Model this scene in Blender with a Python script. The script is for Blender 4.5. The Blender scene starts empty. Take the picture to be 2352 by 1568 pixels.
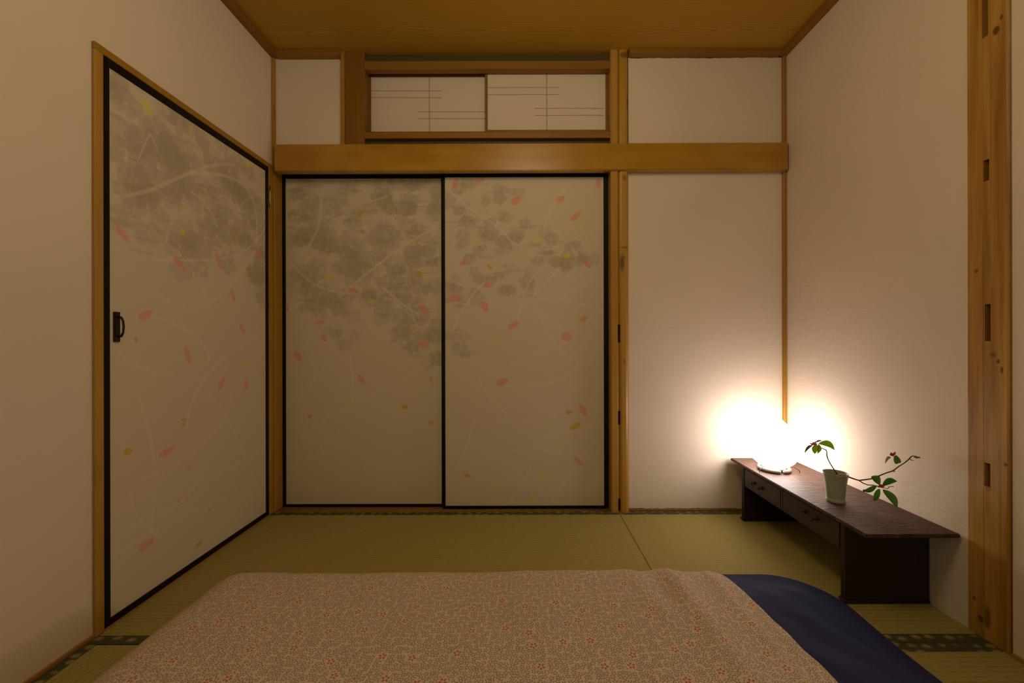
import bpy, bmesh, math, random
import numpy as np
from mathutils import Vector, Matrix, Euler, noise

C = bpy.context.scene.collection
sc = bpy.context.scene
# ------------------------------------------------------------------ camera
F, VX, VY, H0, ROLL = 925.0, 1195.0, 779.0, 0.90, 0.0022
cam_d = bpy.data.cameras.new('camera')
cam = bpy.data.objects.new('camera', cam_d); C.objects.link(cam)
cam.location = (0, 0, H0)
cam.rotation_euler = (Matrix.Rotation(math.pi/2, 3, 'X') @ Matrix.Rotation(-ROLL, 3, 'Z')).to_euler()
cam_d.sensor_width = 36.0; cam_d.lens = F/2352*36
cam_d.shift_x = -(VX-1176)/2352; cam_d.shift_y = (VY-784)/2352
cam_d.clip_start = 0.02; cam_d.clip_end = 50
sc.camera = cam
# ------------------------------------------------------------------ world, lights, exposure
w = bpy.data.worlds.new('world'); sc.world = w; w.use_nodes = True
w.node_tree.nodes['Background'].inputs[0].default_value = (1.0, .86, .56, 1)
w.node_tree.nodes['Background'].inputs[1].default_value = .26
LAMP_E = 14.5; LAMP_COL = (1.0, .87, .80)
pl = bpy.data.lights.new('ceiling_glow', 'POINT'); pl.energy = 17; pl.color = (1.0, .84, .53); pl.shadow_soft_size = .22
plo = bpy.data.objects.new('ceiling_glow', pl); C.objects.link(plo); plo.location = (.05, .74, 2.12)
sc.view_settings.view_transform = 'Standard'; sc.view_settings.look = 'None'
sc.view_settings.gamma = 1.0; sc.view_settings.use_curve_mapping = False
sc.view_settings.exposure = 0.0
sc.cycles.use_denoising = True
sc.cycles.max_bounces = 10; sc.cycles.diffuse_bounces = 6; sc.cycles.sample_clamp_indirect = 6
sc.cycles.caustics_reflective = False; sc.cycles.caustics_refractive = False

# ------------------------------------------------------------------ pixel measurements -> room metres (used only to read sizes off the photograph)
def un(px, py):
    dx, dy = px-VX, py-VY
    return dx-dy*ROLL, dy+dx*ROLL
def P(px, py, Y):
    dx, dy = un(px, py); return (dx*Y/F, Y, H0-dy*Y/F)
def PX(px, py, X):
    dx, dy = un(px, py); d = F*X/dx; return (X, d, H0-dy*d/F)

XL, XR, YB, ZC = -1.297, 1.392, 2.102, 2.398
YN = -.62
# ------------------------------------------------------------------ materials
def mat(name, col=(.8,.8,.8), rough=.8, spec=.3, metal=0):
    m = bpy.data.materials.new(name); m.use_nodes = True
    b = m.node_tree.nodes['Principled BSDF']
    b.inputs['Base Color'].default_value = (*col, 1); b.inputs['Roughness'].default_value = rough
    b.inputs['Specular IOR Level'].default_value = spec; b.inputs['Metallic'].default_value = metal
    return m
class N:
    def __init__(s, m): s.m = m; s.t = m.node_tree; s.b = s.t.nodes['Principled BSDF']
    def n(s, typ, **kw):
        x = s.t.nodes.new(typ)
        for k, v in kw.items(): setattr(x, k, v)
        return x
    def l(s, a, b): s.t.links.new(a, b)
    def coords(s, kind='Object', scale=(1,1,1), loc=(0,0,0)):
        tc = s.n('ShaderNodeTexCoord'); mp = s.n('ShaderNodeMapping')
        mp.inputs['Scale'].default_value = scale; mp.inputs['Location'].default_value = loc
        s.l(tc.outputs[kind], mp.inputs[0]); return mp.outputs[0]
    def noise(s, v, scale, detail=4, rough=.55, dist=0):
        x = s.n('ShaderNodeTexNoise'); x.inputs['Scale'].default_value = scale
        x.inputs['Detail'].default_value = detail; x.inputs['Roughness'].default_value = rough
        x.inputs['Distortion'].default_value = dist
        s.l(v, x.inputs['Vector']); return x.outputs[0]
    def ramp(s, v, stops):
        x = s.n('ShaderNodeValToRGB'); e = x.color_ramp.elements
        while len(e) < len(stops): e.new(.5)
        for el, (p, c) in zip(e, stops):
            el.position = p; el.color = (*c, 1) if not isinstance(c, float) else (c, c, c, 1)
        s.l(v, x.inputs[0]); return x.outputs[0]
    def math(s, op, a, b=None, c=None, clamp=False):
        x = s.n('ShaderNodeMath', operation=op); x.use_clamp = clamp
        for i, v in enumerate((a, b, c)):
            if v is None: continue
            if isinstance(v, (int, float)): x.inputs[i].default_value = v
            else: s.l(v, x.inputs[i])
        return x.outputs[0]
    def mix(s, f, a, b, mode='MIX'):
        x = s.n('ShaderNodeMix', data_type='RGBA', blend_type=mode)
        for sock, v in ((x.inputs[0], f), (x.inputs[6], a), (x.inputs[7], b)):
            if isinstance(v, (int, float)): sock.default_value = v
            elif isinstance(v, tuple): sock.default_value = (*v, 1)
            else: s.l(v, sock)
        return x.outputs[2]
    def base(s, c): s.l(c, s.b.inputs['Base Color'])
    def bump(s, hgt, strength=.3, dist=.005):
        x = s.n('ShaderNodeBump'); x.inputs['Strength'].default_value = strength; x.inputs['Distance'].default_value = dist
        s.l(hgt, x.inputs['Height']); s.l(x.outputs[0], s.b.inputs['Normal'])

def wood(name, light, dark, axis, knots=.0, rough=.5, spec=.35, fine=1.0, off=0.0, lo=.36, hi=.64):
    m = mat(name, light, rough, spec); k = N(m)
    st = {'x': (1.2, 26, 26), 'y': (26, 1.2, 26), 'z': (26, 26, 1.2)}[axis]
    v = k.coords('Object', tuple(a*fine for a in st), (off, off*1.7, off*.6))
    n1 = k.noise(v, 1.0, 5, .6, .25)
    st2 = {'x': (.6, 7, 7), 'y': (7, .6, 7), 'z': (7, 7, .6)}[axis]
    n2 = k.noise(k.coords('Object', st2, (off+3, off, off)), 1.0, 3, .6, .6)
    st3 = {'x': (3, 140, 140), 'y': (140, 3, 140), 'z': (140, 140, 3)}[axis]
    n3 = k.noise(k.coords('Object', st3), 1.0, 2)
    a = k.math('ADD', k.math('MULTIPLY', n1, .5), k.math('ADD', k.math('MULTIPLY', n2, .35), k.math('MULTIPLY', n3, .15)))
    c = k.ramp(a, [(lo, dark), (hi, light)])
    if knots:
        st4 = {'x': (1.3, 4.5, 4.5), 'y': (4.5, 1.3, 4.5), 'z': (4.5, 4.5, 1.3)}[axis]
        vo = k.n('ShaderNodeTexVoronoi'); vo.inputs['Scale'].default_value = 1.9
        k.l(k.coords('Object', st4, (off*2, 1, off)), vo.inputs['Vector'])
        kn = k.ramp(vo.outputs['Distance'], [(.05, 1.0), (.15, 0.0)])
        c = k.mix(k.math('MULTIPLY', kn, knots), c, tuple(q*.3 for q in dark))
    k.base(c); k.bump(a, .12, .002)
    return m

def plaster(name, col, strength=.5, off=0.0, cracks=True):
    m = mat(name, col, .9, .15); k = N(m)
    v = k.coords('Object', (1, 1, 1), (off, off, off))
    big = k.noise(v, 2.0, 3, .5)
    trow = k.noise(k.coords('Object', (7, 7, 20), (off, 0, 0)), 1.0, 5, .6, .9)
    fine = k.noise(v, 170, 3, .6)
    h = k.math('ADD', k.math('MULTIPLY', trow, .8), k.math('MULTIPLY', fine, .13))
    if cracks:
        vo = k.n('ShaderNodeTexVoronoi', feature='DISTANCE_TO_EDGE'); vo.inputs['Scale'].default_value = 4.5
        d = k.noise(v, 6, 4, .6)
        vm = k.n('ShaderNodeVectorMath', operation='ADD'); k.l(v, vm.inputs[0])
        sep = k.n('ShaderNodeCombineXYZ'); k.l(d, sep.inputs[0]); k.l(d, sep.inputs[2]); k.l(big, sep.inputs[1])
        k.l(sep.outputs[0], vm.inputs[1]); k.l(vm.outputs[0], vo.inputs['Vector'])
        cr = k.ramp(vo.outputs[0], [(0.0, 0.0), (.012, 1.0)])
        gate = k.ramp(k.noise(v, 1.7, 2), [(.50, 1.0), (.60, 0.0)])
        cr2 = k.math('MAXIMUM', cr, gate)
        h = k.math('ADD', h, k.math('MULTIPLY', cr2, .09))
    if cracks: h = k.math('ADD', h, k.math('MULTIPLY', k.noise(k.coords('Object', (70, 70, 2.5)), 1.0, 3, .6), .16))
    k.bump(h, strength, .004)
    k.base(k.ramp(big, [(.3, tuple(c*.96 for c in col)), (.7, tuple(min(1, c*1.03) for c in col))]))
    return m

WALL = (.74, .64, .535)
M_wall_l = plaster('plaster_left', WALL, .14, 3, False)
M_wall_b = plaster('plaster_back', WALL, .10, 7, False)
M_wall_r = plaster('plaster_right', (.685, .585, .48), .60, 11)
M_wall_rb = plaster('plaster_right_back', WALL, .42, 15, False)
M_HY = None
HON, HOND = (.43, .23, .028), (.30, .145, .012)
M_wood_v = wood('post_wood', HON, HOND, 'z', .5)
M_hon_y = wood('casing_wood', HON, HOND, 'y')
M_wood_v2 = wood('post_wood_pale', (.50, .28, .050), (.36, .18, .025), 'z', .2, off=5)
M_wood_dk = wood('board_wood_dark', (.25, .115, .012), (.18, .075, .006), 'z')
M_wood_dh = wood('rail_wood_dark', (.26, .13, .018), (.17, .08, .010), 'x')
M_wood_vh = wood('trim_wood', (.31, .15, .018), (.22, .10, .010), 'x')
M_wood_vy = wood('trim_wood_depth', (.28, .13, .016), (.20, .085, .009), 'y')
M_sill = wood('sill_wood', (.29, .16, .035), (.17, .09, .02), 'x')
M_sill_y = wood('sill_wood_depth', (.42, .21, .06), (.28, .13, .035), 'y')
M_green = wood('recess_board', (.11, .075, .02), (.065, .045, .012), 'x')
M_beam = wood('beam_wood', (.48, .26, .024), (.36, .18, .014), 'x', 0, .30, .5)
_k = N(M_beam)
_bl = _k.noise(_k.coords('Object', (3.2, 1, 7)), 1.0, 4, .6, .5)
_old = M_beam.node_tree.nodes['Principled BSDF'].inputs['Base Color'].links[0].from_socket
_k.base(_k.mix(_k.ramp(_bl, [(.42, 0.0), (.62, .5)]), _old, (.30, .145, .012)))
M_postr = wood('big_post_wood', (.50, .275, .055), (.24, .105, .016), 'z', 0, off=9, lo=.40, hi=.60)
# knots, dark seams and a darker near edge on the big post
def spots(m, lst, col):
    k = N(m); old = k.b.inputs['Base Color'].links[0].from_socket; acc = None
    nz_ = k.noise(k.coords('Object'), 45, 3)
    for (p, rad, st) in lst:
        mp_ = k.coords('Object', tuple(1/q for q in rad), tuple(-a/q for a, q in zip(p, rad)))
        ln = k.n('ShaderNodeVectorMath', operation='LENGTH'); k.l(mp_, ln.inputs[0])
        d = k.ramp(k.math('ADD', ln.outputs['Value'], k.math('MULTIPLY', k.math('SUBTRACT', nz_, .5), .8)), [(.55, float(st)), (1.0, 0.0)])
        acc = d if acc is None else k.math('MAXIMUM', acc, d)
    k.base(k.mix(acc, old, col))
def rp(x, y): return PX(x, y, XR-.004)
spots(M_postr, [(rp(2288, 70), (.05, .011, .016), .85), (rp(2300, 40), (.05, .005, .010), .7), (rp(2242, 622), (.05, .007, .008), .6), (rp(2293, 830), (.05, .005, .007), .9), (rp(2301, 850), (.05, .005, .012), .8), (rp(2280, 815), (.05, .012, .008), .5),
    (rp(2270, 1118), (.05, .010, .022), .45), (rp(2310, 1067), (.05, .006, .006), .8), (rp(2238, 1373), (.05, .006, .008), .6), (rp(2252, 1421), (.05, .009, .012), .8), (rp(2268, 1418), (.05, .009, .045), .65), (rp(2268, 1165), (.05, .007, .035), .2),
    (rp(2259, 1000), (.05, .0016, .75), .55), (rp(2298, 1150), (.05, .0013, .4), .4), (rp(2320, 700), (.05, .004, 2.2), .55), (rp(2275, 250), (.05, .0013, .5), .35)], (.07, .022, .008))
M_lacq = mat('black_lacquer', (.007, .0045, .005), .4, .2)
M_iron = mat('dark_iron', (.035, .025, .02), .45, .5, .6)
M_steel = mat('hinge_steel', (.45, .40, .34), .35, .5, .9)
M_void = mat('dark_gap', (.03, .015, .008), .9)

# ceiling board: cathedral grain running across the room
M_ceil = mat('ceiling_veneer', (.45, .24, .07), .5, .3); k = N(M_ceil)
sx = k.n('ShaderNodeSeparateXYZ'); k.l(k.coords('Object'), sx.inputs[0])
nz = k.noise(k.coords('Object', (1.1, 3.5, 1)), 1.0, 4, .55)
nz2 = k.noise(k.coords('Object', (14, 60, 1)), 1.0, 2, .55)
yy = k.math('SUBTRACT', sx.outputs[1], 1.955)
q = k.math('MULTIPLY', k.math('POWER', k.math('ABSOLUTE', k.math('ADD', yy, k.math('MULTIPLY', k.math('SUBTRACT', nz, .5), .05))), 1.25), 900)
f_ = k.math('ADD', q, k.math('ADD', k.math('MULTIPLY', sx.outputs[0], 24), k.math('ADD', k.math('MULTIPLY', nz, 34), k.math('MULTIPLY', nz2, 1.2))))
sn = k.math('SINE', f_)
line = k.ramp(sn, [(.55, 0.0), (1.0, 1.0)])
fineg = k.noise(k.coords('Object', (3, 150, 1)), 1.0, 3)
c = k.mix(k.math('MULTIPLY', line, .62), (.47, .265, .022), (.25, .115, .008))
c = k.mix(k.math('MULTIPLY', k.ramp(fineg, [(.35, 1.0), (.65, 0.0)]), .35), c, (.36, .19, .015))
k.base(c)

# tatami: ribs run across the room (x), one rib each 16 mm
def tatami_mat(name, axis):
    m = mat(name, (.4, .34, .13), .75, .2); k = N(m)
    s_ = k.n('ShaderNodeSeparateXYZ'); k.l(k.coords('Object'), s_.inputs[0])
    a, b_ = (s_.outputs[1], s_.outputs[0]) if axis == 'x' else (s_.outputs[0], s_.outputs[1])
    rib = k.math('ABSOLUTE', k.math('SINE', k.math('MULTIPLY', a, math.pi/.0165)))
    gr = k.ramp(rib, [(0.0, 0.0), (.45, 1.0)])
    st = (40, 400, 1) if axis == 'x' else (400, 40, 1)
    rush = k.noise(k.coords('Object', st), 1.0, 2)
    big = k.noise(k.coords('Object', (1.5, 2.5, 1)), 1.0, 3)
    c = k.ramp(rush, [(.3, (.29, .245, .070)), (.7, (.42, .36, .120))])
    c = k.mix(k.math('MULTIPLY', big, .35), c, (.40, .30, .09))
    c = k.mix(k.math('MULTIPLY', k.math('SUBTRACT', 1.0, gr), .28), c, (.16, .12, .03))
    k.base(c); k.bump(k.math('ADD', gr, k.math('MULTIPLY', rush, .35)), .5, .0015)
    return m
M_tat = tatami_mat('tatami_rush', 'x'); M_tat_y = tatami_mat('tatami_rush_turned', 'y')
M_heri = mat('tatami_border_cloth', (.05, .05, .02), .7); k = N(M_heri)
vo = k.n('ShaderNodeTexVoronoi'); vo.inputs['Scale'].default_value = 1.0; vo.inputs['Randomness'].default_value = .35
k.l(k.coords('Object', (22, 34, 30)), vo.inputs['Vector'])
wv = k.noise(k.coords('Object'), 130, 3)
f1 = k.ramp(k.math('ADD', vo.outputs['Distance'], k.math('MULTIPLY', wv, .25)), [(.30, 1.0), (.50, 0.0)])
k.base(k.mix(f1, (.070, .068, .030), (.26, .22, .095)))

M_dark = wood('dark_stained_wood', (.046, .020, .014), (.022, .009, .007), 'y', 0, .42, .5)
M_leg = wood('very_dark_stained_wood', (.026, .009, .007), (.012, .004, .003), 'z', 0, .45, .5)
# table top: adzed (chisel-marked) dark wood with a soft sheen
M_top = mat('adzed_table_top', (.07, .033, .024), .55, .3); k = N(M_top)
k.base(k.ramp(k.noise(k.coords('Object', (24, 60, 1)), 1.0, 4, .6, 1.2), [(.35, (.052, .023, .016)), (.65, (.098, .050, .035))]))
vo = k.n('ShaderNodeTexVoronoi', feature='SMOOTH_F1'); vo.inputs['Scale'].default_value = 1.0
k.l(k.coords('Object', (30, 95, 1)), vo.inputs['Vector'])
k.bump(k.math('ADD', vo.outputs['Distance'], k.math('MULTIPLY', k.noise(k.coords('Object', (45, 110, 1)), 1.0, 3, .6, .8), .9)), .45, .003)

# ------------------------------------------------------------------ mesh helpers
def link(name, me, m=None, parent=None):
    o = bpy.data.objects.new(name, me); C.objects.link(o)
    if m is not None: me.materials.append(m)
    if parent is not None: o.parent = parent
    return o
def from_bm(name, bm, m=None, parent=None, smooth=False):
    me = bpy.data.meshes.new(name); bm.normal_update(); bm.to_mesh(me); bm.free()
    if smooth:
        for p in me.polygons: p.use_smooth = True
    return link(name, me, m, parent)
def bm_box(bm, x0, x1, y0, y1, z0, z1):
    vs = [bm.verts.new((x, y, z)) for z in (z0, z1) for y in (y0, y1) for x in (x0, x1)]
    for f in ((0,2,3,1), (4,5,7,6), (0,1,5,4), (2,6,7,3), (0,4,6,2), (1,3,7,5)):
        bm.faces.new([vs[i] for i in f])
    return vs
def box(name, x0, x1, y0, y1, z0, z1, m, parent=None, bev=.0015, seg=1, tilt=None):
    bm = bmesh.new(); vs = bm_box(bm, x0, x1, y0, y1, z0, z1)
    if tilt:
        for v in vs: v.co.z += tilt*(v.co.x-(x0+x1)/2)
    if bev: bmesh.ops.bevel(bm, geom=bm.edges[:], offset=bev, segments=seg, affect='EDGES')
    return from_bm(name, bm, m, parent)
def struct(o): o['kind'] = 'structure'; return o
def tag(o, label, cat, group=None):
    o['label'] = label; o['category'] = cat
    if group: o['group'] = group
    return o
def part_label(o, label): o['label'] = label; return o
def empty(name, loc):
    o = bpy.data.objects.new(name, None); C.objects.link(o); o.location = loc; o.empty_display_size = .05
    return o
def put(o, parent):                      # parent a mesh built in world metres under an Empty at its own place
    o.parent = parent; o.matrix_parent_inverse = Matrix.Translation(parent.location).inverted(); return o
def ring_tube(name, pts, rads, m, parent=None, n=8, cap=True):
    bm = bmesh.new(); pts = [Vector(p) for p in pts]; rings = []
    up = Vector((.13, .21, .97)).normalized()
    for i, p in enumerate(pts):
        t = (pts[min(i+1, len(pts)-1)]-pts[max(i-1, 0)]).normalized()
        a = t.cross(up)
        if a.length < .1: a = t.cross(Vector((1, 0, 0)))
        a.normalize(); b = t.cross(a)
        r = rads[i] if isinstance(rads, (list, tuple)) else rads
        rings.append([bm.verts.new(p+a*r*math.cos(2*math.pi*j/n)+b*r*math.sin(2*math.pi*j/n)) for j in range(n)])
    for i in range(len(rings)-1):
        for j in range(n):
            bm.faces.new((rings[i][j], rings[i][(j+1) % n], rings[i+1][(j+1) % n], rings[i+1][j]))
    if cap: bm.faces.new(rings[0][::-1]); bm.faces.new(rings[-1])
    bmesh.ops.recalc_face_normals(bm, faces=bm.faces[:])
    return from_bm(name, bm, m, parent, True)
def lathe(name, prof, centre, m, parent=None, n=48, fn=None, close=True):
    bm = bmesh.new(); rings = []
    for (r, z) in prof:
        rings.append([bm.verts.new((centre[0]+(r*(fn(2*math.pi*j/n, z) if fn else 1))*math.cos(2*math.pi*j/n),
                                    centre[1]+(r*(fn(2*math.pi*j/n, z) if fn else 1))*math.sin(2*math.pi*j/n), centre[2]+z)) for j in range(n)])
    for i in range(len(rings)-1):
        for j in range(n):
            bm.faces.new((rings[i][j], rings[i][(j+1) % n], rings[i+1][(j+1) % n], rings[i+1][j]))
    if close: bm.faces.new(rings[0][::-1]); bm.faces.new(rings[-1])
    bmesh.ops.recalc_face_normals(bm, faces=bm.faces[:])
    return from_bm(name, bm, m, parent, True)

def recessed_face(name, mapf, us, vs, holes, depth, m, parent=None, m2=None):
    """front face over u x v with rectangular pockets (u0,u1,v0,v1); mapf(u,v,d) -> xyz, d = depth behind the face"""
    U = sorted(set(list(us)+[h[0] for h in holes]+[h[1] for h in holes]))
    V = sorted(set(list(vs)+[h[2] for h in holes]+[h[3] for h in holes]))
    bm = bmesh.new(); cache = {}
    def vert(u, v, d):
        kk = (round(u, 6), round(v, 6), round(d, 6))
        if kk not in cache: cache[kk] = bm.verts.new(mapf(u, v, d))
        return cache[kk]
    def inside(u, v): return any(h[0] < u < h[1] and h[2] < v < h[3] for h in holes)
    for i in range(len(U)-1):
        for j in range(len(V)-1):
            d = depth if inside((U[i]+U[i+1])/2, (V[j]+V[j+1])/2) else 0
            f = bm.faces.new([vert(U[i], V[j], d), vert(U[i+1], V[j], d), vert(U[i+1], V[j+1], d), vert(U[i], V[j+1], d)])
            if d and m2: f.material_index = 1
    for h in holes:
        q = [(h[0], h[2]), (h[1], h[2]), (h[1], h[3]), (h[0], h[3])]
        for a in range(4):
            (u0, v0), (u1, v1) = q[a], q[(a+1) % 4]
            f = bm.faces.new([vert(u0, v0, 0), vert(u1, v1, 0), vert(u1, v1, depth), vert(u0, v0, depth)])
    # back and sides
    T = .0875 if depth < .08 else .12; u0, u1, v0, v1 = U[0], U[-1], V[0], V[-1]
    q = [(u0, v0), (u1, v0), (u1, v1), (u0, v1)]
    bm.faces.new([vert(u, v, T) for u, v in q][::-1])
    for a in range(4):
        (ua, va), (ub, vb) = q[a], q[(a+1) % 4]
        bm.faces.new([vert(ub, vb, 0), vert(ua, va, 0), vert(ua, va, T), vert(ub, vb, T)])
    bmesh.ops.recalc_face_normals(bm, faces=bm.faces[:])
    o = from_bm(name, bm, m, parent)
    if m2: o.data.materials.append(m2)
    return o

# ------------------------------------------------------------------ floor: slab, mats, borders
fl = struct(box('floor', XL-.1, XR+.1, YN, YB+.18, -.12, -.055, M_sill, bev=0))
def mat_piece(x0, x1, y0, y1, long, borders):
    """one tatami mat; borders: list of 'n','f','l','r' sides that carry the cloth border"""
    g = .0008; x0 += g; x1 -= g; y0 += g; y1 -= g
    mt = box('tatami_mat', x0, x1, y0, y1, -.055, 0, M_tat if long == 'x' else M_tat_y, fl, bev=.002)
    W = .034
    for s in borders:
        e = 1.2e-3
        if s == 'f': r = (x0-e*0, x1, y1-W, y1+0)
        if s == 'n': r = (x0, x1, y0, y0+W)
        if s == 'l': r = (x0, x0+W, y0, y1)
        if s == 'r': r = (x1-W, x1, y0, y1)
        box('border', r[0], r[1], r[2], r[3], -.05, e, M_heri, mt, bev=.0006)
xs = P(1420, 1181, YB)[0]; ys = 1.192; xm = -.395
mat_piece(XL+.008, xs, ys, YB-.001, 'x', 'fn')
mat_piece(xs, XR-.002, ys, YB-.001, 'x', 'fn')
mat_piece(XL+.008, xm, YN, ys, 'y', 'lr')
mat_piece(xm, XR-.002, .285, ys, 'x', 'fn')
mat_piece(xm, XR-.002, YN, .285, 'x', 'fn')

# ------------------------------------------------------------------ walls
wl = struct(box('wall_left', XL-.09, XL, YN, YB+.2, -.12, ZC+.02, M_wall_l, bev=0))
_rx = XR-.004
_pa, _pb = PX(2322, 779, _rx)[1], PX(2223, 779, _rx)[1]
wr = struct(recessed_face('wall_right', lambda u, v, d: (XR+d, u, v), [YN, YB+.2], [-.12, ZC+.02], [(_pa, _pb, -.11, ZC+.019)], .088, M_wall_r))
# back wall: backing behind everything, plastered panels between the posts as its pieces
wb = struct(box('wall_back', XL, XR, YB+.10, YB+.19, -.05, ZC+.02, M_void, bev=0))
def plaster_panel(x0, x1, z0, z1, m, rag=(0, 0)):
    """plaster infill with slightly uneven lower / upper edge"""
    bm = bmesh.new(); n = 90; Y = YB+.012; rng = random.Random(int(x0*1000))
    rows = []
    for zz, r in ((z0, rag[0]), (z1, rag[1])):
        row = []
        for i in range(n+1):
            x = x0+(x1-x0)*i/n
            j = (noise.noise(Vector((x*9, zz, 0)))*.5+noise.noise(Vector((x*37, zz, 2)))*.5)*r
            row.append(bm.verts.new((x, Y, zz+j)))
        rows.append(row)
    back = [[bm.verts.new((v.co.x, Y+.08, v.co.z)) for v in row] for row in rows]
    for i in range(n):
        bm.faces.new((rows[0][i], rows[0][i+1], rows[1][i+1], rows[1][i]))
        bm.faces.new((rows[0][i+1], rows[0][i], back[0][i], back[0][i+1]))
        bm.faces.new((rows[1][i], rows[1][i+1], back[1][i+1], back[1][i]))
    return from_bm('plaster_panel', bm, m, wb)
zbt = 1.91
plaster_panel(P(627, 0, YB)[0], P(788, 0, YB)[0], zbt-.03, ZC-.01, M_wall_b)
plaster_panel(P(1444, 0, YB)[0], P(1800, 0, YB)[0], zbt-.03, ZC-.024, M_wall_b, (0, .006))
plaster_panel(P(1443, 0, YB)[0], P(1800, 0, YB)[0], .0115, 1.79, M_wall_rb, (.007, 0))
# ceiling boards
ce = struct(box('ceiling', XL-.09, XR+.09, YN, YB+.19, ZC+.012, ZC+.05, M_void, bev=0))
yb_ = YB+.12
while yb_ > YN:
    y0 = max(YN, yb_-.455)
    box('ceiling_board', XL, XR, y0+.001, yb_-.001, ZC, ZC+.012, M_ceil, ce, bev=.002); yb_ -= .455

# ------------------------------------------------------------------ trims: cornice, posts, beam (numbered pieces of the setting)
tn = [0]
def trim(o, label=None):
    tn[0] += 1; o.name = 'trim_%d' % tn[0]; o['kind'] = 'structure'
    if label: o['label'] = label
    return o
TZ = 2.372; TW = .036
trim(box('t', XL, XL+TW, YN, YB, TZ, ZC, M_wood_vy), 'brown wooden cornice strip along the left wall')
trim(box('t', XR-TW, XR, YN, YB, TZ, ZC, M_wood_vy), 'brown wooden cornice strip along the right wall')
trim(box('t', XL+TW, P(786, 0, YB)[0], YB-.028, YB+.02, TZ-.002, ZC, M_wood_vh), 'short wooden cornice strip left of the high window')
trim(box('t', P(1443, 0, YB)[0], XR-TW, YB-.028, YB+.02, TZ+.004, ZC, M_wood_vh), 'short wooden cornice strip right of the paired posts')
# corner posts
trim(box('t', XL, XL+.0165, YB-.002, YB+.10, 0, ZC, M_wood_v, bev=.002), 'narrow wooden corner post at the left end of the back wall')
trim(box('t', P(1798, 0, YB)[0], XR, YB-.004, YB+.1, 0, ZC, M_wood_v, bev=.004), 'narrow wooden corner post behind the glowing lamp')
# long horizontal beam above the sliding doors
BY = 2.072
bx0, bx1 = P(629, 300, BY)[0], P(1811, 300, BY)[0]
trim(box('t', bx0, bx1, BY, YB+.010, P(1200, 391, BY)[2], P(1200, 329, BY)[2], M_beam, bev=.003, seg=2, tilt=.0015), 'broad honey-coloured beam across the back wall above the sliding doors')
# upper board post left of high window with a thin strip
zt = ZC
trim(box('t', P(785, 0, YB)[0], P(792.5, 0, YB)[0], YB-.012, YB+.05, zbt-.02, zt, M_wood_v, bev=.001), 'thin light strip beside the dark board left of the high window')
trim(box('t', P(792.5, 0, YB)[0], P(838, 0, YB)[0], YB-.008, YB+.1, zbt-.02, zt, M_wood_dk, bev=.002), 'dark upright board left of the high window')
# the paired posts right of the sliding doors, with shallow slots cut in the joint
PY = 2.084
p1x0, p1x1 = P(1403.5, 700, PY)[0], P(1421, 700, PY)[0]
p2x0, p2x1 = P(1421.8, 700, PY)[0], P(1444.5, 700, PY)[0]
def pz(y): return P(1421, y, PY)[2]
zlow = .0
slots = [(745, 786), (944, 976), (1146, 1176)]
h1 = [(p1x1-.004, p1x1, max(zlow+.001, pz(b)), pz(a)) for a, b in slots]
h2 = [(p2x0, p2x0+.0075, max(zlow+.001, pz(b)), pz(a)) for a, b in slots]
def rounded_post(name, x0, x1, holes, m, round_r=.006):
    w_ = x1-x0
    def mp(u, v, d):
        e = min(u-x0, x1-u); y = PY
        if d < .08:
            y += max(0, (round_r-e))**2/round_r if e < round_r else 0
        return (u, y+d, v)
    us = [x0+w_*t for t in (0, .05, .12, .3, .5, .7, .88, .95, 1)]
    o = recessed_face(name, mp, us, [zlow, ZC], holes, .02, m, None, M_void)
    return o
trim(rounded_post('t', p1x0, p1x1, h1, M_wood_v2), 'left one of the paired wooden posts right of the sliding doors')
M_bamboo = wood('bamboo_like_post', (.50, .28, .045), (.38, .19, .025), 'z', .9, .4, .4, off=2.3)
spots(M_bamboo, [(P(1434, y, PY), (w_, .05, h_), s_) for y, w_, h_, s_ in ((125, .03, .02, .7), (408, .012, .020, .6), (568, .03, .006, .6), (590, .006, .008, .6), (830, .008, .02, .4), (960, .01, .006, .4))], (.13, .05, .012))
trim(rounded_post('t', p2x0, p2x1, h2, M_bamboo, .014), 'right one of the paired wooden posts, rounded and knotty')
# boards over and under the high window, recessed dark backing
wx0, wx1 = P(838, 0, YB)[0], p1x0+.002
trim(box('t', wx0, wx1, YB+.016, YB+.05, P(1100, 139, YB)[2]-.01, ZC, M_green, bev=0), 'dark recessed strip between ceiling and window lintel')
trim(box('t', wx0, wx1, YB-.012, YB+.028, P(1100, 158, YB-.012)[2], P(1100, 139.5, YB-.012)[2], M_wood_vh, bev=.0015), 'wooden lintel over the high paper window')
trim(box('t', wx0, wx1, YB-.012, YB+.085, P(1100, 317, YB-.012)[2], P(1100, 303, YB-.012)[2], M_wood_vh, bev=.0015), 'wooden sill under the high paper window')
trim(box('t', wx0, wx1, YB+.016, YB+.05, zbt-.02, P(1100, 316, YB)[2], M_green, bev=0), 'dark recessed strip under the high paper window')
# thin lintel above the sliding doors and sill below them
trim(box('t', XL+.0165, p1x0, YB+.0, YB+.10, 1.7895, 1.80, M_wood_dh, bev=.001), 'thin grooved lintel directly above the sliding doors')
trim(box('t', XL+.0165, p1x0, YB, YB+.10, -.04, -.0005, M_sill, bev=.001), 'flat wooden sill strip under the sliding doors')
struct(box('baseboard_back', p2x1, XR, YB, YB+.012, -.02, .0105, M_sill, bev=.001))
struct(box('baseboard_left', XL, XL+.0075, YN, PX(216, 900, XL)[1], -.02, .011, M_sill_y, bev=.001))
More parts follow.
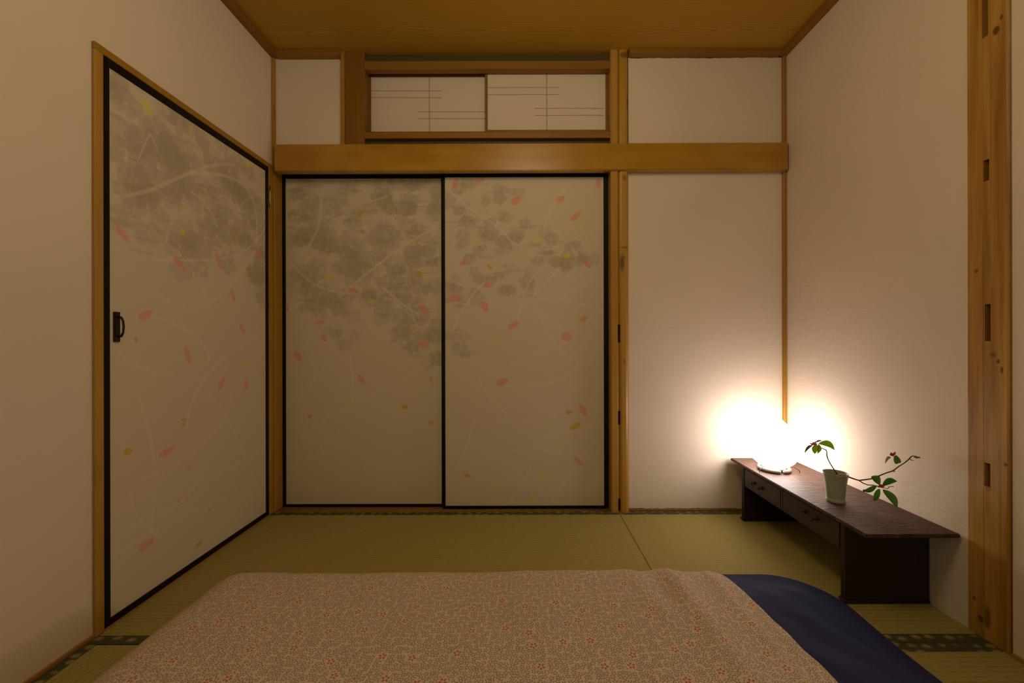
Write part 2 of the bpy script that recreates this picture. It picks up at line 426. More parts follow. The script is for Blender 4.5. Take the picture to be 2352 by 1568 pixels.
# big old post in the right wall with empty mortises
RX = XR-.004
ya, yb2 = PX(2322, 779, RX)[1], PX(2223, 779, RX)[1]
hol = []
for (xa, xb, t, b) in ((2257, 2271, -60, 84), (2259, 2273, 366, 415), (2262, 2275.5, 698, 783), (2260, 2274, 1063, 1117)):
    y0, y1 = PX(xb, 779, RX)[1], PX(xa, 779, RX)[1]; z0, z1 = PX((xa+xb)/2, b, RX)[2], PX((xa+xb)/2, t, RX)[2]
    hol.append((y0, y1, z0, z1))
def mp(u, v, d): 
    e = u-ya
    return (RX+d+(.010-e)*.5*(e < .010)*(d < .05), u, v)
trim(recessed_face('t', mp, [ya, ya+.01, ya+.02, yb2], [-.01, ZC], hol, .022, M_postr, None, M_wood_dk), 'thick old wooden post in the right wall with empty mortise slots')
struct(box('baseboard_right', XR-.008, XR, YN, ya, -.02, .012, M_sill_y, bev=.001))

# ------------------------------------------------------------------ painted paper panels
PAPER = np.array([.66, .575, .44]); GREY = np.array([.40, .335, .265]); PALE = np.array([.735, .655, .52])
PINK = np.array([.80, .28, .24]); YEL = np.array([.70, .66, .06]); OCH = np.array([.64, .40, .008])
M_print = mat('painted_door_paper', (.7, .6, .45), .8, .15); k = N(M_print)
at = k.n('ShaderNodeAttribute', attribute_name='Print')
fib = k.noise(k.coords('Object', (9, 9, 260)), 1.0, 3)
k.base(k.mix(k.ramp(fib, [(.3, 0.0), (.7, .14)]), at.outputs['Color'], (.56, .47, .34)))
class Canvas:
    def __init__(s, w, h, step=.003):
        s.nx, s.ny = max(2, int(w/step)), max(2, int(h/step)); s.w, s.h = w, h
        s.X, s.Z = np.meshgrid(np.linspace(0, w, s.nx+1), np.linspace(0, h, s.ny+1))
        s.c = np.empty(s.X.shape+(3,)); s.c[:] = PAPER
    def sub(s, x0, x1, z0, z1):
        i0, i1 = max(0, int(x0/s.w*s.nx)), min(s.nx+1, int(x1/s.w*s.nx)+2)
        j0, j1 = max(0, int(z0/s.h*s.ny)), min(s.ny+1, int(z1/s.h*s.ny)+2)
        return None if i0 >= i1 or j0 >= j1 else (slice(j0, j1), slice(i0, i1))
    def blend(s, sl, a, col): s.c[sl] = s.c[sl]*(1-a[..., None])+col*a[..., None]
    def petal(s, a, b, wid, col, alpha=.8, soft=.15, pointed=.35, streak=.25):
        a, b = np.array(a), np.array(b); m_ = (a+b)/2; L = max(np.linalg.norm(b-a)/2, .003); r = L+wid
        sl = s.sub(m_[0]-r, m_[0]+r, m_[1]-r, m_[1]+r)
        if sl is None: return
        d = (b-a)/(np.linalg.norm(b-a)+1e-9); u = ((s.X[sl]-m_[0])*d[0]+(s.Z[sl]-m_[1])*d[1])/L
        v = (-(s.X[sl]-m_[0])*d[1]+(s.Z[sl]-m_[1])*d[0])/(wid/2*(1-pointed*np.clip(u, -1, 1)*.6))
        rr = np.sqrt(u*u+v*v)
        al = np.clip((1-rr)/soft+.5, 0, 1)*alpha*(1-streak*(np.sin(v*7+u*2)*.5+.5))
        s.blend(sl, al, col)
    def stroke(s, pts, wid, col, alpha):
        pts = np.array(pts, float); n = 220; t = np.linspace(0, 1, n)
        # quadratic/cubic Bezier
        k_ = len(pts)-1; cur = sum(math.comb(k_, i)*((1-t)**(k_-i)*t**i)[:, None]*pts[i] for i in range(k_+1))
        x0, z0 = cur.min(0)-wid; x1, z1 = cur.max(0)+wid
        sl = s.sub(x0, x1, z0, z1)
        if sl is None: return
        D = np.full(s.X[sl].shape, 9.0)
        for p in cur: D = np.minimum(D, np.hypot(s.X[sl]-p[0], s.Z[sl]-p[1]))
        al = np.clip((wid/2-D)/(wid*.35)+.6, 0, 1)*alpha
        s.blend(sl, al, col)
    def blossom(s, cx, cz, r, rng, alpha):
        a0 = rng.random()*6.28; col = GREY*(.95+.14*rng.random()); nflat = .55+.45*rng.random()
        for i in range(5):
            a = a0+i*1.2566; 
            p0 = (cx+r*.10*math.cos(a), cz+r*.12*math.sin(a)*nflat); p1 = (cx+r*math.cos(a), cz+r*math.sin(a)*nflat)
            s.petal(p0, p1, r*.74, col, alpha, .10, -.5, .12)
    def streaks(s, rng, dens, n, al=.3):
        for _ in range(n):
            x, z = rng.random()*s.w, rng.random()*s.h
            if rng.random() > dens(x, z): continue
            L = .03+.09*rng.random(); s.petal((x-L/2, z), (x+L/2, z+.004*(rng.random()-.5)), .010+.012*rng.random(), GREY*(.85+.2*rng.random()), al*(.5+.5*rng.random()), .5, 0, .1)
def paper_mesh(name, cv, mapf, parent):
    nx, ny = cv.nx, cv.ny
    co = np.stack(mapf(cv.X, cv.Z), -1).reshape(-1, 3)
    idx = np.arange((nx+1)*(ny+1)).reshape(ny+1, nx+1)
    q = np.stack([idx[:-1, :-1], idx[:-1, 1:], idx[1:, 1:], idx[1:, :-1]], -1).reshape(-1)
    me = bpy.data.meshes.new(name); me.vertices.add(len(co)); me.vertices.foreach_set('co', co.ravel())
    me.loops.add(len(q)); me.loops.foreach_set('vertex_index', q)
    me.polygons.add(nx*ny); me.polygons.foreach_set('loop_start', np.arange(nx*ny)*4)
    me.update(calc_edges=True)
    at = me.color_attributes.new('Print', 'FLOAT_COLOR', 'POINT')
    rgba = np.ones((len(co), 4)); rgba[:, :3] = cv.c.reshape(-1, 3); at.data.foreach_set('color', rgba.ravel())
    return link(name, me, M_print, parent)

def paint(cv, loc, dens, seed, pink, yel, och, branches, nbl, sz=.034):
    """loc(px,py) -> (a,b) on the panel; dens(a,b) 0..1 where the grey blossom cloud is"""
    rng = random.Random(seed)
    for _ in range(7):                                   # pale twigs arching over the whole panel
        x, z = rng.random()*cv.w, rng.random()*cv.h*.95; a = rng.random()*6.28; L = .2+.35*rng.random(); b = a+(rng.random()-.5)*1.8
        p1 = (x+L*.5*math.cos(a), z+L*.5*math.sin(a)); p2 = (p1[0]+L*.5*math.cos(b), p1[1]+L*.5*math.sin(b))
        cv.stroke([(x, z), p1, p2], .006+.007*rng.random(), PALE, .32)
    D_ = np.vectorize(dens)(cv.X[::8, ::8], cv.Z[::8, ::8]); D_ = np.kron(D_, np.ones((8, 8)))[:cv.X.shape[0], :cv.X.shape[1]]
    for _ in range(3): D_ = (np.roll(D_, 5, 0)+np.roll(D_, -5, 0)+np.roll(D_, 5, 1)+np.roll(D_, -5, 1)+D_)/5
    for _ in range(nbl):
        x, z = rng.random()*cv.w, rng.random()*cv.h
        d_ = dens(x, z)
        if rng.random() > d_*1.1: continue
        cv.blossom(x, z, sz*(.75+.7*rng.random()), rng, .24+.18*rng.random())
    cv.streaks(rng, dens, 420, .30)
    for _ in range(22):                                  # pale stems and stamens inside the cloud
        x, z = rng.random()*cv.w, rng.random()*cv.h
        if dens(x, z) < .3: continue
        a = rng.random()*6.28; L = .05+.12*rng.random(); b = a+(rng.random()-.5)
        cv.stroke([(x, z), (x+L*math.cos(a), z+L*math.sin(a)), (x+2*L*math.cos(b), z+2*L*math.sin(b))], .006+.006*rng.random(), PALE, .36)
        if rng.random() < .55:
            for q_ in range(6):
                c_ = a+(q_-2.5)*.28; l_ = .03+.03*rng.random()
                cv.stroke([(x, z), (x+l_*.6*math.cos(c_), z+l_*.6*math.sin(c_)), (x+l_*math.cos(c_*1.02), z+l_*math.sin(c_*1.02))], .004, PALE, .40)
    for pts, wd in branches: cv.stroke([loc(*p) for p in pts], wd, PALE, .5)
    for lst, col, al, wmin in ((pink, PINK, .78, .020), (yel, YEL, .8, .012), (och, OCH, .92, .010)):
        for e in lst:
            if len(e) == 2: e = (e[0]-4, e[1], e[0]+4, e[1]+2)
            a, b = loc(e[0], e[1]), loc(e[2], e[3]); L = math.dist(a, b)
            cv.petal(a, b, max(wmin, L*.62) if len(e) < 5 else e[4], col, al, .16, .3, .22)

def smooth(e, a, b):
    t = min(1, max(0, (e-a)/(b-a))); return t*t*(3-2*t)
def interp(x, pts):
    for (x0, y0), (x1, y1) in zip(pts, pts[1:]):
        if x <= x1: return y0+(y1-y0)*max(0, (x-x0))/(x1-x0)
    return pts[-1][1]

# ---- door_1: papered leaf in the left wall
DX = -1.289
d1 = struct(empty('door_1', (DX, 1.66, 0)))
def dl(px, py): q = PX(px, py, DX); return q[1], q[2]
yA = dl(237.5, 779)[0]; yA2 = dl(253, 779)[0]; yB2 = dl(611, 779)[0]; yB1 = dl(617, 779)[0]
zb0, zb1, zt0, zt1 = .006, .0275, 1.757, 1.784
ob = .012
fr = [box('frame_stile', XL, DX+.001, yA, yA2, zb0, zt1, M_lacq, None, .0015),
      box('frame_stile', XL, DX+.001, yB2, yB1, zb0, zt1, M_lacq, None, .0015),
      box('frame_rail', XL, DX+.001, yA2, yB2, zb0, zb1, M_lacq, None, .0015),
      box('frame_rail', XL, DX+.001, yA2, yB2, zt0, zt1, M_lacq, None, .0015)]
for o in fr: put(o, d1)
cv = Canvas(yB2-yA2, zt0-zb1)
def loc1(px, py): y, z = dl(px, py); return (y-yA2, z-zb1)
lim1 = [(250, 500), (330, 560), (420, 600), (500, 600), (615, 690)]
lim1m = [(loc1(x, 0)[0], loc1(x, y)[1]) for x, y in lim1]
def dens1(a, b): return smooth(b-interp(a, lim1m), -.10, .06)*.95
paint(cv, loc1, dens1, 4,
  [(268,518,299,556,.026),(402,588,424,620,.024),(497,582,510,612,.026),(588,572,603,590,.028),(532,663,541,692,.024),(610,690,611,710,.02),(320,732,353,714,.028),
   (553,743,563,768,.024),(427,798,439,834,.026),(503,897,518,864,.026),(566,873,568,894,.034),(367,1048,404,1026,.026),(321,1264,357,1235,.026)],
  [(330,228,352,268,.026),(564,378,578,378,.02),(470,430,478,445),(422,470,430,486),(415,522,425,542),(462,616,474,616),(428,664,442,664,.012),(462,840,468,840),(560,832,568,845),(578,900,583,898),(541,1126,545,1118),(388,1328,410,1308,.014),(305,415,300,413)],
  [(313,772,315,788,.012),(287,1040,306,1034,.022),(418,964,431,962,.013),(421,981,429,968,.012),(430,1072,441,1074,.01),(409,1153,415,1149,.01),(504,1143,508,1137,.008),(480,1171,486,1168,.006),(451,1257,466,1240,.020),(545,528,546,543,.018),(597,608,600,622,.012),(432,580,433,592,.004),(605,853,607,862,.008)],
  [([(270,450),(380,450),(450,360),(540,380)], .012), ([(360,600),(470,590),(560,620),(612,520)], .010), ([(430,960),(460,850),(540,800),(610,760)], .010), ([(330,1100),(440,1060),(500,990),(520,960)], .010), ([(480,1080),(540,1090),(610,1020)], .009), ([(270,800),(340,870),(400,860)], .010), ([(350,660),(450,760),(520,690),(600,560)], .010), ([(350,725),(440,750),(490,800),(480,830)], .012),
   ([(345,310),(330,340),(320,365)], .006), ([(290,370),(300,330),(275,345)], .006), ([(345,305),(360,330),(365,350)], .006), ([(440,440),(480,460),(500,520)], .008), ([(440,400),(560,390),(600,440),(590,560)], .013), ([(300,1210),(420,1180),(470,1080)], .009), ([(260,1280),(370,1200),(520,1140)], .008)], 330, .050)
put(paper_mesh('painted_paper', cv, lambda a, b: (np.full_like(a, DX-.003), yA2+a, zb1+b), None), d1)
# wooden casing round door_1
cs = [box('casing', XL, DX+.003, dl(217, 779)[0], yA, 0, zt1, M_wood_v2, None, .002),
      box('casing', XL, DX+.003, dl(217, 779)[0], YB-.003, zt1, zt1+.0235, M_hon_y, None, .002),
      box('casing', XL, DX+.001, yB1+.001, YB-.003, 0, zt1, M_wood_v, None, .001),
      box('sill', XL, DX+.002, yA, yB1, -.02, .005, M_sill_y, None, .001)]
for o in cs: put(o, d1)
# pull handle of door_1: backplate, bail, screws
hy0, hy1 = dl(261.5, 779)[0], dl(274.5, 779)[0]; hz1, hz0 = dl(268, 716)[1], dl(268, 785)[1]
hd = box('handle', DX-.004, DX+.0035, hy0, hy1, hz0, hz1, M_iron, None, .0012, 2); put(hd, d1)
ym = (hy0+hy1)/2; zz = [hz0+(hz1-hz0)*t for t in (.17, .19, .30, .5, .70, .81, .83)]; ox = [.002, .013, .0185, .0205, .0185, .013, .002]
b_ = ring_tube('bail', [(DX+o, ym+.002, z) for o, z in zip(ox, zz)], [.004, .0038, .0030, .0032, .0030, .0038, .004], M_iron, hd, 8)
for z in (hz0+.008, hz1-.008):
    lathe('screw', [(.0001, .0), (.003, .0), (.0026, .0016), (.0001, .002)], (0, 0, 0), M_iron, hd, 10)
    s_ = [o for o in hd.children if o.name.startswith('screw')][-1]
    s_.rotation_euler = (0, math.pi/2, 0); s_.location = (DX+.003, ym, z)
hz = dl(619, 452)[1]
hg = ring_tube('hinge', [(DX+.006, yB1+.004, hz-.054), (DX+.006, yB1+.004, hz-.018), (DX+.006, yB1+.004, hz+.018), (DX+.006, yB1+.004, hz+.054)], .0032, M_steel, None, 10)
put(part_label(hg, 'pale steel hinge barrel on the far edge of the door'), d1)

# ---- door_2 / door_3: two sliding paper doors
def sliding(n, px0, px1, Yf, pt, pb, painter_args, fw=(None)):
    x0, x1 = P(px0, 780, Yf)[0], P(px1, 780, Yf)[0]; z1 = P((px0+px1)/2, pt, Yf)[2]; z0 = .0005
    o = struct(empty('door_%d' % n, ((x0+x1)/2, Yf, 0)))
    a, b, cc, dd = fw   # stile widths left/right, rail heights bottom/top
    D = .022
    for q in (box('frame_stile', x0, x0+a, Yf, Yf+D, z0, z1, M_lacq, None, .0015), box('frame_stile', x1-b, x1, Yf, Yf+D, z0, z1, M_lacq, None, .0015),
              box('frame_rail', x0+a, x1-b, Yf, Yf+D, z0, z0+cc, M_lacq, None, .001), box('frame_rail', x0+a, x1-b, Yf, Yf+D, z1-dd, z1, M_lacq, None, .001)):
        put(q, o)
    cv = Canvas(x1-b-x0-a, z1-dd-z0-cc)
    def loc(px, py): q = P(px, py, Yf); return (q[0]-x0-a, q[2]-z0-cc)
    painter_args(cv, loc)
    put(paper_mesh('painted_paper', cv, lambda u, v: (x0+a+u, np.full_like(u, Yf+.004), z0+cc+v), None), o)
    return o
def paint2(cv, loc):
    lim = [(650, 700), (720, 735), (800, 830), (850, 720), (900, 790), (960, 860), (1020, 860)]
    lm = [(loc(x, 0)[0], loc(x, y-20)[1]) for x, y in lim]; top = loc(700, 410)[1]
    def dens(a, b): return smooth(b-interp(a, lm), -.06, .06)*(1-.45*smooth(a, .55, .82)*smooth(b, top-.35, top))
    paint(cv, loc, dens, 21,
      [(798,663,824,671,.028),(657,698,660,716,.022),(965,700,983,722,.034),(724,741,745,739,.026),(738,767,748,785,.026),(962,792,987,788,.030),(675,808,692,829,.032),(823,862,837,880,.026)],
      [(666,497,677,497),(748,635,762,635,.022),(934,552,946,552,.018),(1006,600,1010,610,.016),(793,911,797,922,.018),(803,940,808,944,.010),(861,1066,867,1064,.016),(906,1090,913,1090,.014),(722,1128,734,1128,.022),(850,688,858,694,.018),(737,846,749,846,.018)],
      [(821,488,829,499,.022),(827,527,836,534,.02),(952,626,970,628,.024),(948,754,952,754,.007),(709,953,713,961,.024),(922,934,938,934,.024),(984,971,995,972,.018),(987,862,991,880,.010)],
      [([(735,450),(745,530),(700,580),(680,590)], .014), ([(890,450),(830,470),(780,480)], .010), ([(1005,520),(920,560),(850,620),(780,680)], .013), ([(880,660),(920,700),(960,720)], .012), ([(940,700),(960,780),(985,740)], .008),
       ([(724,860),(710,900),(660,930)], .008), ([(750,1010),(720,1040),(710,1090),(780,990)], .008), ([(990,830),(880,910),(800,910),(700,1000)], .008), ([(860,1080),(900,1030),(980,1010)], .008), ([(805,820),(810,880),(808,930)], .008), ([(660,590),(700,660),(770,680),(830,670)], .010)], 340, .044)
def paint3(cv, loc):
    cl = [(1100, 520, 95, 130), (1140, 600, 90, 60), (1210, 600, 80, 55), (1290, 585, 70, 38), (1060, 620, 60, 110), (1150, 450, 60, 30), (1200, 650, 60, 30), (1055, 790, 45, 40), (1225, 545, 60, 40), (1050, 480, 50, 80)]
    cm = [(loc(x, y), (rx/435., ry/435.)) for x, y, rx, ry in cl]
    def dens(a, b): return min(.9, max(smooth(1.15-math.hypot((a-c0[0])/r[0], (b-c0[1])/r[1]), 0, .5) for c0, r in cm)*.8)
    paint(cv, loc, dens, 33,
      [(1043,432,1049,408,.030),(1090,416,1114,408,.030),(1374,409,1375,431,.030),(1174,468,1197,451,.034),(1278,461,1298,452,.036),(1312,506,1334,486,.030),(1340,596,1358,615,.026),(1056,608,1070,596,.018),(1112,657,1131,650,.028),(1034,686,1062,685,.036),(1108,692,1119,717,.034),(1167,755,1193,738,.028),(1334,739,1349,726,.028),(1290,768,1314,778,.046),(1141,882,1167,872,.036),(1331,930,1348,954,.030),(1319,1052,1337,1069,.022)],
      [(1227,546,1240,554,.032),(1318,527,1327,529,.016),(1295,587,1311,587,.028),(1083,560,1093,560,.02),(1323,732,1331,732,.030),(1135,780,1146,780,.024),(1344,914,1350,916,.02),(1262,970,1267,975,.018),(1280,1018,1286,1020,.018),(1238,1097,1254,1097,.022),(1140,1128,1147,1128,.026),(1212,1148,1234,1148,.026),(1186,1151,1196,1151,.016),(1304,1148,1312,1146,.018)],
      [(1300,947,1315,946,.022),(1310,985,1335,972,.028),(1066,1091,1082,1096,.020),(1054,441,1063,440,.018),(1119,606,1130,619,.018),(1319,1000,1322,1003,.006),(1351,1020,1355,1020,.003),(1357,1082,1364,1081,.006)],
      [([(1060,470),(1130,500),(1180,560)], .010), ([(1300,430),(1260,480),(1250,520)], .010), ([(1380,520),(1330,540),(1290,570),(1240,575)], .008), ([(1240,620),(1200,650),(1190,740)], .010), ([(1110,650),(1060,700),(1040,760)], .012), ([(1210,680),(1250,730),(1310,770)], .010), ([(1180,700),(1260,670),(1330,690),(1390,720)], .009),
       ([(1330,830),(1320,870),(1260,890),(1160,886)], .012), ([(1280,790),(1230,820),(1170,835)], .009), ([(1100,870),(1110,910),(1175,960)], .009), ([(1190,900),(1240,930),(1280,960)], .009), ([(1090,960),(1080,1020),(1055,1060)], .009), ([(1160,1040),(1220,1020),(1310,1050)], .009), ([(1220,1070),(1200,1120),(1170,1150)], .008), ([(1380,970),(1330,1000),(1220,1000)], .008), ([(1290,690),(1330,640),(1390,640)], .010)], 420, .036)
sliding(2, 648.5, 1019, YB+.064, 402.5, 0, paint2, (.0175, .012, .015, .0165))
sliding(3, 1016.5, 1396, YB+.036, 399.5, 0, paint3, (.0135, .0205, .0155, .0155))

# ------------------------------------------------------------------ window_1: high pair of sliding paper panels
M_sh = mat('shoji_paper', (.70, .605, .50), .8, .15)
M_shbar = mat('shoji_lattice_shade_through_paper', (.44, .36, .275), .8, .15)  # strips over the paper, coloured as the hidden lattice's shade showing through
w1 = struct(empty('window_1', ((wx0+wx1)/2, YB+.05, 1.95)))
def shoji(x0, x1, Yf, zlo, zhi, st, vx, hb):
    D = .020; l, r, b, t = st
    bm = bmesh.new()
    for q in ((x0, x0+l, zlo, zhi), (x1-r, x1, zlo, zhi), (x0+l, x1-r, zlo, zlo+b), (x0+l, x1-r, zhi-t, zhi)):
        bm_box(bm, q[0], q[1], Yf, Yf+D, q[2], q[3])
    f = from_bm('shoji_panel', bm, M_wood_dh); put(f, w1)
    box('paper', x0+l, x1-r, Yf+.004, Yf+.006, zlo+b, zhi-t, M_sh, f, bev=0)
    box('lattice_shade_bar', vx-.0030, vx+.0030, Yf+.0028, Yf+.0045, zlo+b, zhi-t, M_shbar, f, bev=0)
    for a, c_, z, dz in hb:
        bb = box('lattice_shade_bar', a, c_, Yf+.0032, Yf+.0047, z-.0022, z+.0022, M_shbar, f, bev=0, tilt=dz)
    return f
def sp(px, py, Y): q = P(px, py, Y); return q[0], q[2]
Ya, Yb_ = YB+.060, YB+.034
f1 = sp(852, 302, Ya); t1 = sp(852, 175, Ya)
L = lambda y: sp(980, y, Ya)[1]; X_ = lambda x: sp(x, 240, Ya)[0]
shoji(X_(846), X_(1122), Ya, L(308), L(160), (X_(852)-X_(846), X_(1122)-X_(1118), L(302)-L(308), L(160)-L(176)), X_(986),
      [(X_(852), X_(1013), L(207.5), -.004), (X_(852), X_(1013), L(223), -.004), (X_(958), X_(1118), L(256), -.004), (X_(958), X_(1118), L(271.5), -.004)])
L2 = lambda y: sp(1256, y, Yb_)[1]; X2 = lambda x: sp(x, 240, Yb_)[0]
shoji(X2(1114.5), X2(1397), Yb_, L2(304), L2(157), (X2(1120)-X2(1114.5), X2(1397)-X2(1391), L2(298)-L2(304), L2(157)-L2(167)), X2(1256),
      [(X2(1121), X2(1284), L2(200), 0), (X2(1121), X2(1284), L2(216), 0), (X2(1227), X2(1388), L2(248), 0), (X2(1227), X2(1388), L2(264), 0)])

# ------------------------------------------------------------------ low bench-table along the right wall
TT = .283; th = .0125
tx0, tx1, ty0, ty1 = 1.088, 1.386, 1.268, 2.088
tb = empty('low_table', ((tx0+tx1)/2, (ty0+ty1)/2, 0))
tag(tb, 'long low dark-stained wooden bench table with two drawers along the right wall', 'table')
put(box('table_top', tx0, tx1, ty0, ty1, TT-th, TT, M_top, None, .0025, 2), tb)
lx0, lx1 = 1.103, 1.3885; ly0, ly1 = 1.368, 2.000; az = .173
for (a, b) in ((ly0, ly0+.022), (ly1-.012, ly1+.010)):
    lg = box('leg_panel', lx0, lx1, a, b, .012, TT-th, M_leg, None, .0015); put(lg, tb)
    bm = bmesh.new(); bm_box(bm, lx0-.007, lx1+.002, a-.006, b+.006, .0015, .014); bmesh.ops.bevel(bm, geom=bm.edges[:], offset=.005, segments=3, affect='EDGES')
    q = from_bm('foot_rail', bm, M_leg); put(q, tb)
# drawer case: back, bottom, divider, ends
put(box('drawer_case', lx0+.012, lx1-.02, ly0+.022, ly1-.012, az, az+.008, M_dark, None, .001), tb)
put(box('apron_rail', lx0+.002, lx0+.014, ly0+.022, ly1-.012, TT-th-.008, TT-th, M_dark, None, .001), tb)
yd = PX(1794.5, 1140, lx0)[1]
put(box('divider', lx0+.001, lx1-.02, yd-.005, yd+.005, az, TT-th-.008, M_dark, None, .0008), tb)
put(box('back_rail', lx1-.02, lx1-.01, ly0+.022, ly1-.012, az, TT-th, M_dark, None, .001), tb)
for i, (a, b, hx, hy) in enumerate(((yd+.007, ly1-.015, 1740.5, 1116), (ly0+.026, yd-.007, 1861, 1184))):
    dr = box('drawer', lx0+.001, lx0+.017, a, b, az+.001, TT-th-.010, M_dark, None, .0022, 2); put(dr, tb)
    c_ = PX(hx, hy, lx0); yc, zc = c_[1], c_[2]+.004
    w2 = .030
    pts = []
    for t in np.linspace(0, math.pi, 11):
        pts.append((lx0-.010-.003*math.sin(t), yc+w2*math.cos(t), zc-.019*math.sin(t)))
    ring_tube('bail_handle', pts, [.0022]*11, M_iron, dr, 8)
    for s_ in (-1, 1):
        ring_tube('handle_mount', [(lx0+.001, yc+s_*w2, zc), (lx0-.003, yc+s_*w2, zc), (lx0-.0035, yc+s_*w2, zc), (lx0-.012, yc+s_*w2, zc), (lx0-.014, yc+s_*w2, zc)], [.008, .007, .0035, .0035, .002], M_iron, dr, 12)

# ------------------------------------------------------------------ glowing lamp on the bench
lc = (1.191, 1.895, TT)
lamp = empty('table_lamp', (lc[0], lc[1], TT)); tag(lamp, 'glowing white onion-shaped pleated lamp standing on the far end of the low table', 'lamp')
def emis(name, col, st, colv=(.9, .85, .8)):
    m = mat(name, colv, .6); b = m.node_tree.nodes['Principled BSDF']
    b.inputs['Emission Color'].default_value = (*col, 1); b.inputs['Emission Strength'].default_value = st; return m
M_shade = emis('lit_lamp_shade', LAMP_COL, LAMP_E)
M_collar = emis('lit_lamp_collar', (1, .85, .75), 1.1)
M_base = mat('frosted_lamp_foot', (.20, .165, .14), .35, .5)
def lob(a, z): return 1-.028*abs(math.sin(6*a))**2*(1-abs(z-.13)/.2) if z < .24 else 1
LS = .86
prof = [(.046, .019), (.074, .028), (.100, .047), (.118, .078), (.126, .105), (.1245, .130), (.114, .157), (.097, .183), (.075, .207), (.053, .227), (.038, .240)]
put(lathe('shade', [(a*LS, b) for a, b in prof], lc, M_shade, None, 96, lob), lamp)
def lobc(a, z): return 1+(.16*abs(math.sin(5*a)) if z > .262 else .05*abs(math.sin(5*a)))
put(lathe('collar', [(.030, .239), (.024, .250), (.0225, .262), (.0245, .274), (.027, .282), (.025, .283), (.020, .272)], lc, M_collar, None, 60, lobc), lamp)
for i in range(3):                                       # three frosted foot segments under the shade
    a0 = math.radians(-92+i*120+8); a1 = math.radians(-92+(i+1)*120-4)
    pts = [(lc[0]+.062*math.cos(a0+(a1-a0)*t), lc[1]+.062*math.sin(a0+(a1-a0)*t), TT+.0097) for t in np.linspace(0, 1, 12)]
    put(ring_tube('foot_segment', pts, [.0065]+[.0092]*10+[.0065], M_base, None, 12), lamp)
for a in (math.radians(205), math.radians(-28), math.radians(88)):
    x, y = lc[0]+.101*math.cos(a), lc[1]+.101*math.sin(a)
    put(ring_tube('stand_leg', [(x, y, TT+.0015), (x, y, TT+.012), (lc[0]+.080*math.cos(a), lc[1]+.080*math.sin(a), TT+.024), (lc[0]+.050*math.cos(a), lc[1]+.050*math.sin(a), TT+.0235)], .0016, M_iron, None, 6), lamp)
put(lathe('socket_plate', [(.001, .010), (.050, .010), (.050, .0185), (.001, .0185)], lc, M_base, None, 32), lamp)

# ------------------------------------------------------------------ potted plant
M_pot = mat('celadon_glaze', (.34, .36, .27), .30, .5); k = N(M_pot)
k.base(k.ramp(k.noise(k.coords('Object', (30, 30, 6)), 1.0, 3), [(.3, (.30, .32, .235)), (.7, (.40, .41, .31))]))
M_soil = mat('potting_soil', (.06, .03, .02), .95); k = N(M_soil)
k.bump(k.noise(k.coords('Object'), 160, 4), 1.0, .004)
M_bark = mat('twig_bark', (.10, .050, .035), .7)
M_leaf = mat('leaf_green', (.09, .17, .030), .42, .5); k = N(M_leaf)
k.base(k.ramp(k.noise(k.coords('Object'), 60, 3), [(.35, (.07, .17, .025)), (.65, (.15, .28, .045))]))
M_leaf2 = mat('leaf_olive', (.26, .32, .035), .45, .5)
for m_ in (M_leaf, M_leaf2):
    k = N(m_); tr = k.n('ShaderNodeBsdfTranslucent'); mx = k.n('ShaderNodeMixShader'); mx.inputs[0].default_value = .45
    tr.inputs[0].default_value = (.40, .55, .05, 1) if m_ is M_leaf2 else (.16, .34, .04, 1)
    k.l(k.b.outputs[0], mx.inputs[1]); k.l(tr.outputs[0], mx.inputs[2]); k.l(mx.outputs[0], m_.node_tree.nodes['Material Output'].inputs[0])
M_leaf3 = mat('leaf_reddish', (.17, .085, .07), .45, .5)
M_flw = mat('pink_petal', (.62, .16, .28), .6); M_flw2 = mat('dark_red_petal', (.48, .05, .07), .6); M_label = mat('pale_twig_end', (.6, .5, .4), .7)
pc = (P(1919, 1152, 1.528)[0], 1.528, TT)
pot = empty('potted_plant', pc); tag(pot, 'small grey-green glazed pot with a thin flowering branch on the low table', 'plant')
prof = [(.0365, .0008), (.0385, .004), (.0385, .010), (.0360, .013), (.0372, .020), (.0395, .045), (.0420, .065), (.0455, .085), (.0500, .106), (.0510, .1085), (.0500, .1100), (.0478, .1080), (.0440, .092), (.0425, .088)]
prof = [(a*.80, b) for a, b in prof]
put(lathe('pot', prof, pc, M_pot, None, 56, None, False), pot)
put(lathe('soil', [(.0005, .084), (.0344, .087), (.0346, .089), (.025, .0935), (.010, .096), (.0005, .0965)], pc, M_soil, None, 40, None, False), pot)
def pp(px, py, d): return Vector(P(px, py, d))
main = [pp(1922,1092,1.528), pp(1945,1093.5,1.505), pp(1960,1099,1.495), pp(1973,1103,1.485), pp(1988,1101,1.475), pp(2003,1099,1.465), pp(2020,1092,1.45), pp(2035,1086,1.44), pp(2051,1081,1.43), pp(2064,1071,1.42), pp(2077,1063,1.405), pp(2088,1054,1.39), pp(2092,1049,1.385), pp(2097,1046,1.38)]
put(ring_tube('branch', main, [.0026, .0028, .0026, .0024, .0023, .0022, .0021, .002, .0021, .0018, .0017, .0019, .0018, .0012], M_bark, None, 8), pot)
tw = [pp(1973,1103,1.485), pp(1982,1109,1.475), pp(1992,1113,1.468), pp(2006,1114,1.46), pp(2020,1117,1.452)]
put(ring_tube('branch', tw, [.0022, .0019, .0018, .0016, .0016], M_bark, None, 8), pot)
st = [pp(1924,1090,1.528), pp(1915,1077,1.532), pp(1909,1068,1.535), pp(1902,1055,1.54), pp(1899,1046,1.54), pp(1899,1037,1.54), pp(1897,1033,1.54), pp(1890,1030,1.54), pp(1882,1026,1.54), pp(1873,1021,1.54)]
put(ring_tube('branch', st, [.0022, .002, .0019, .0018, .0023, .0018, .0021, .0017, .0014, .0012], M_bark, None, 8), pot)
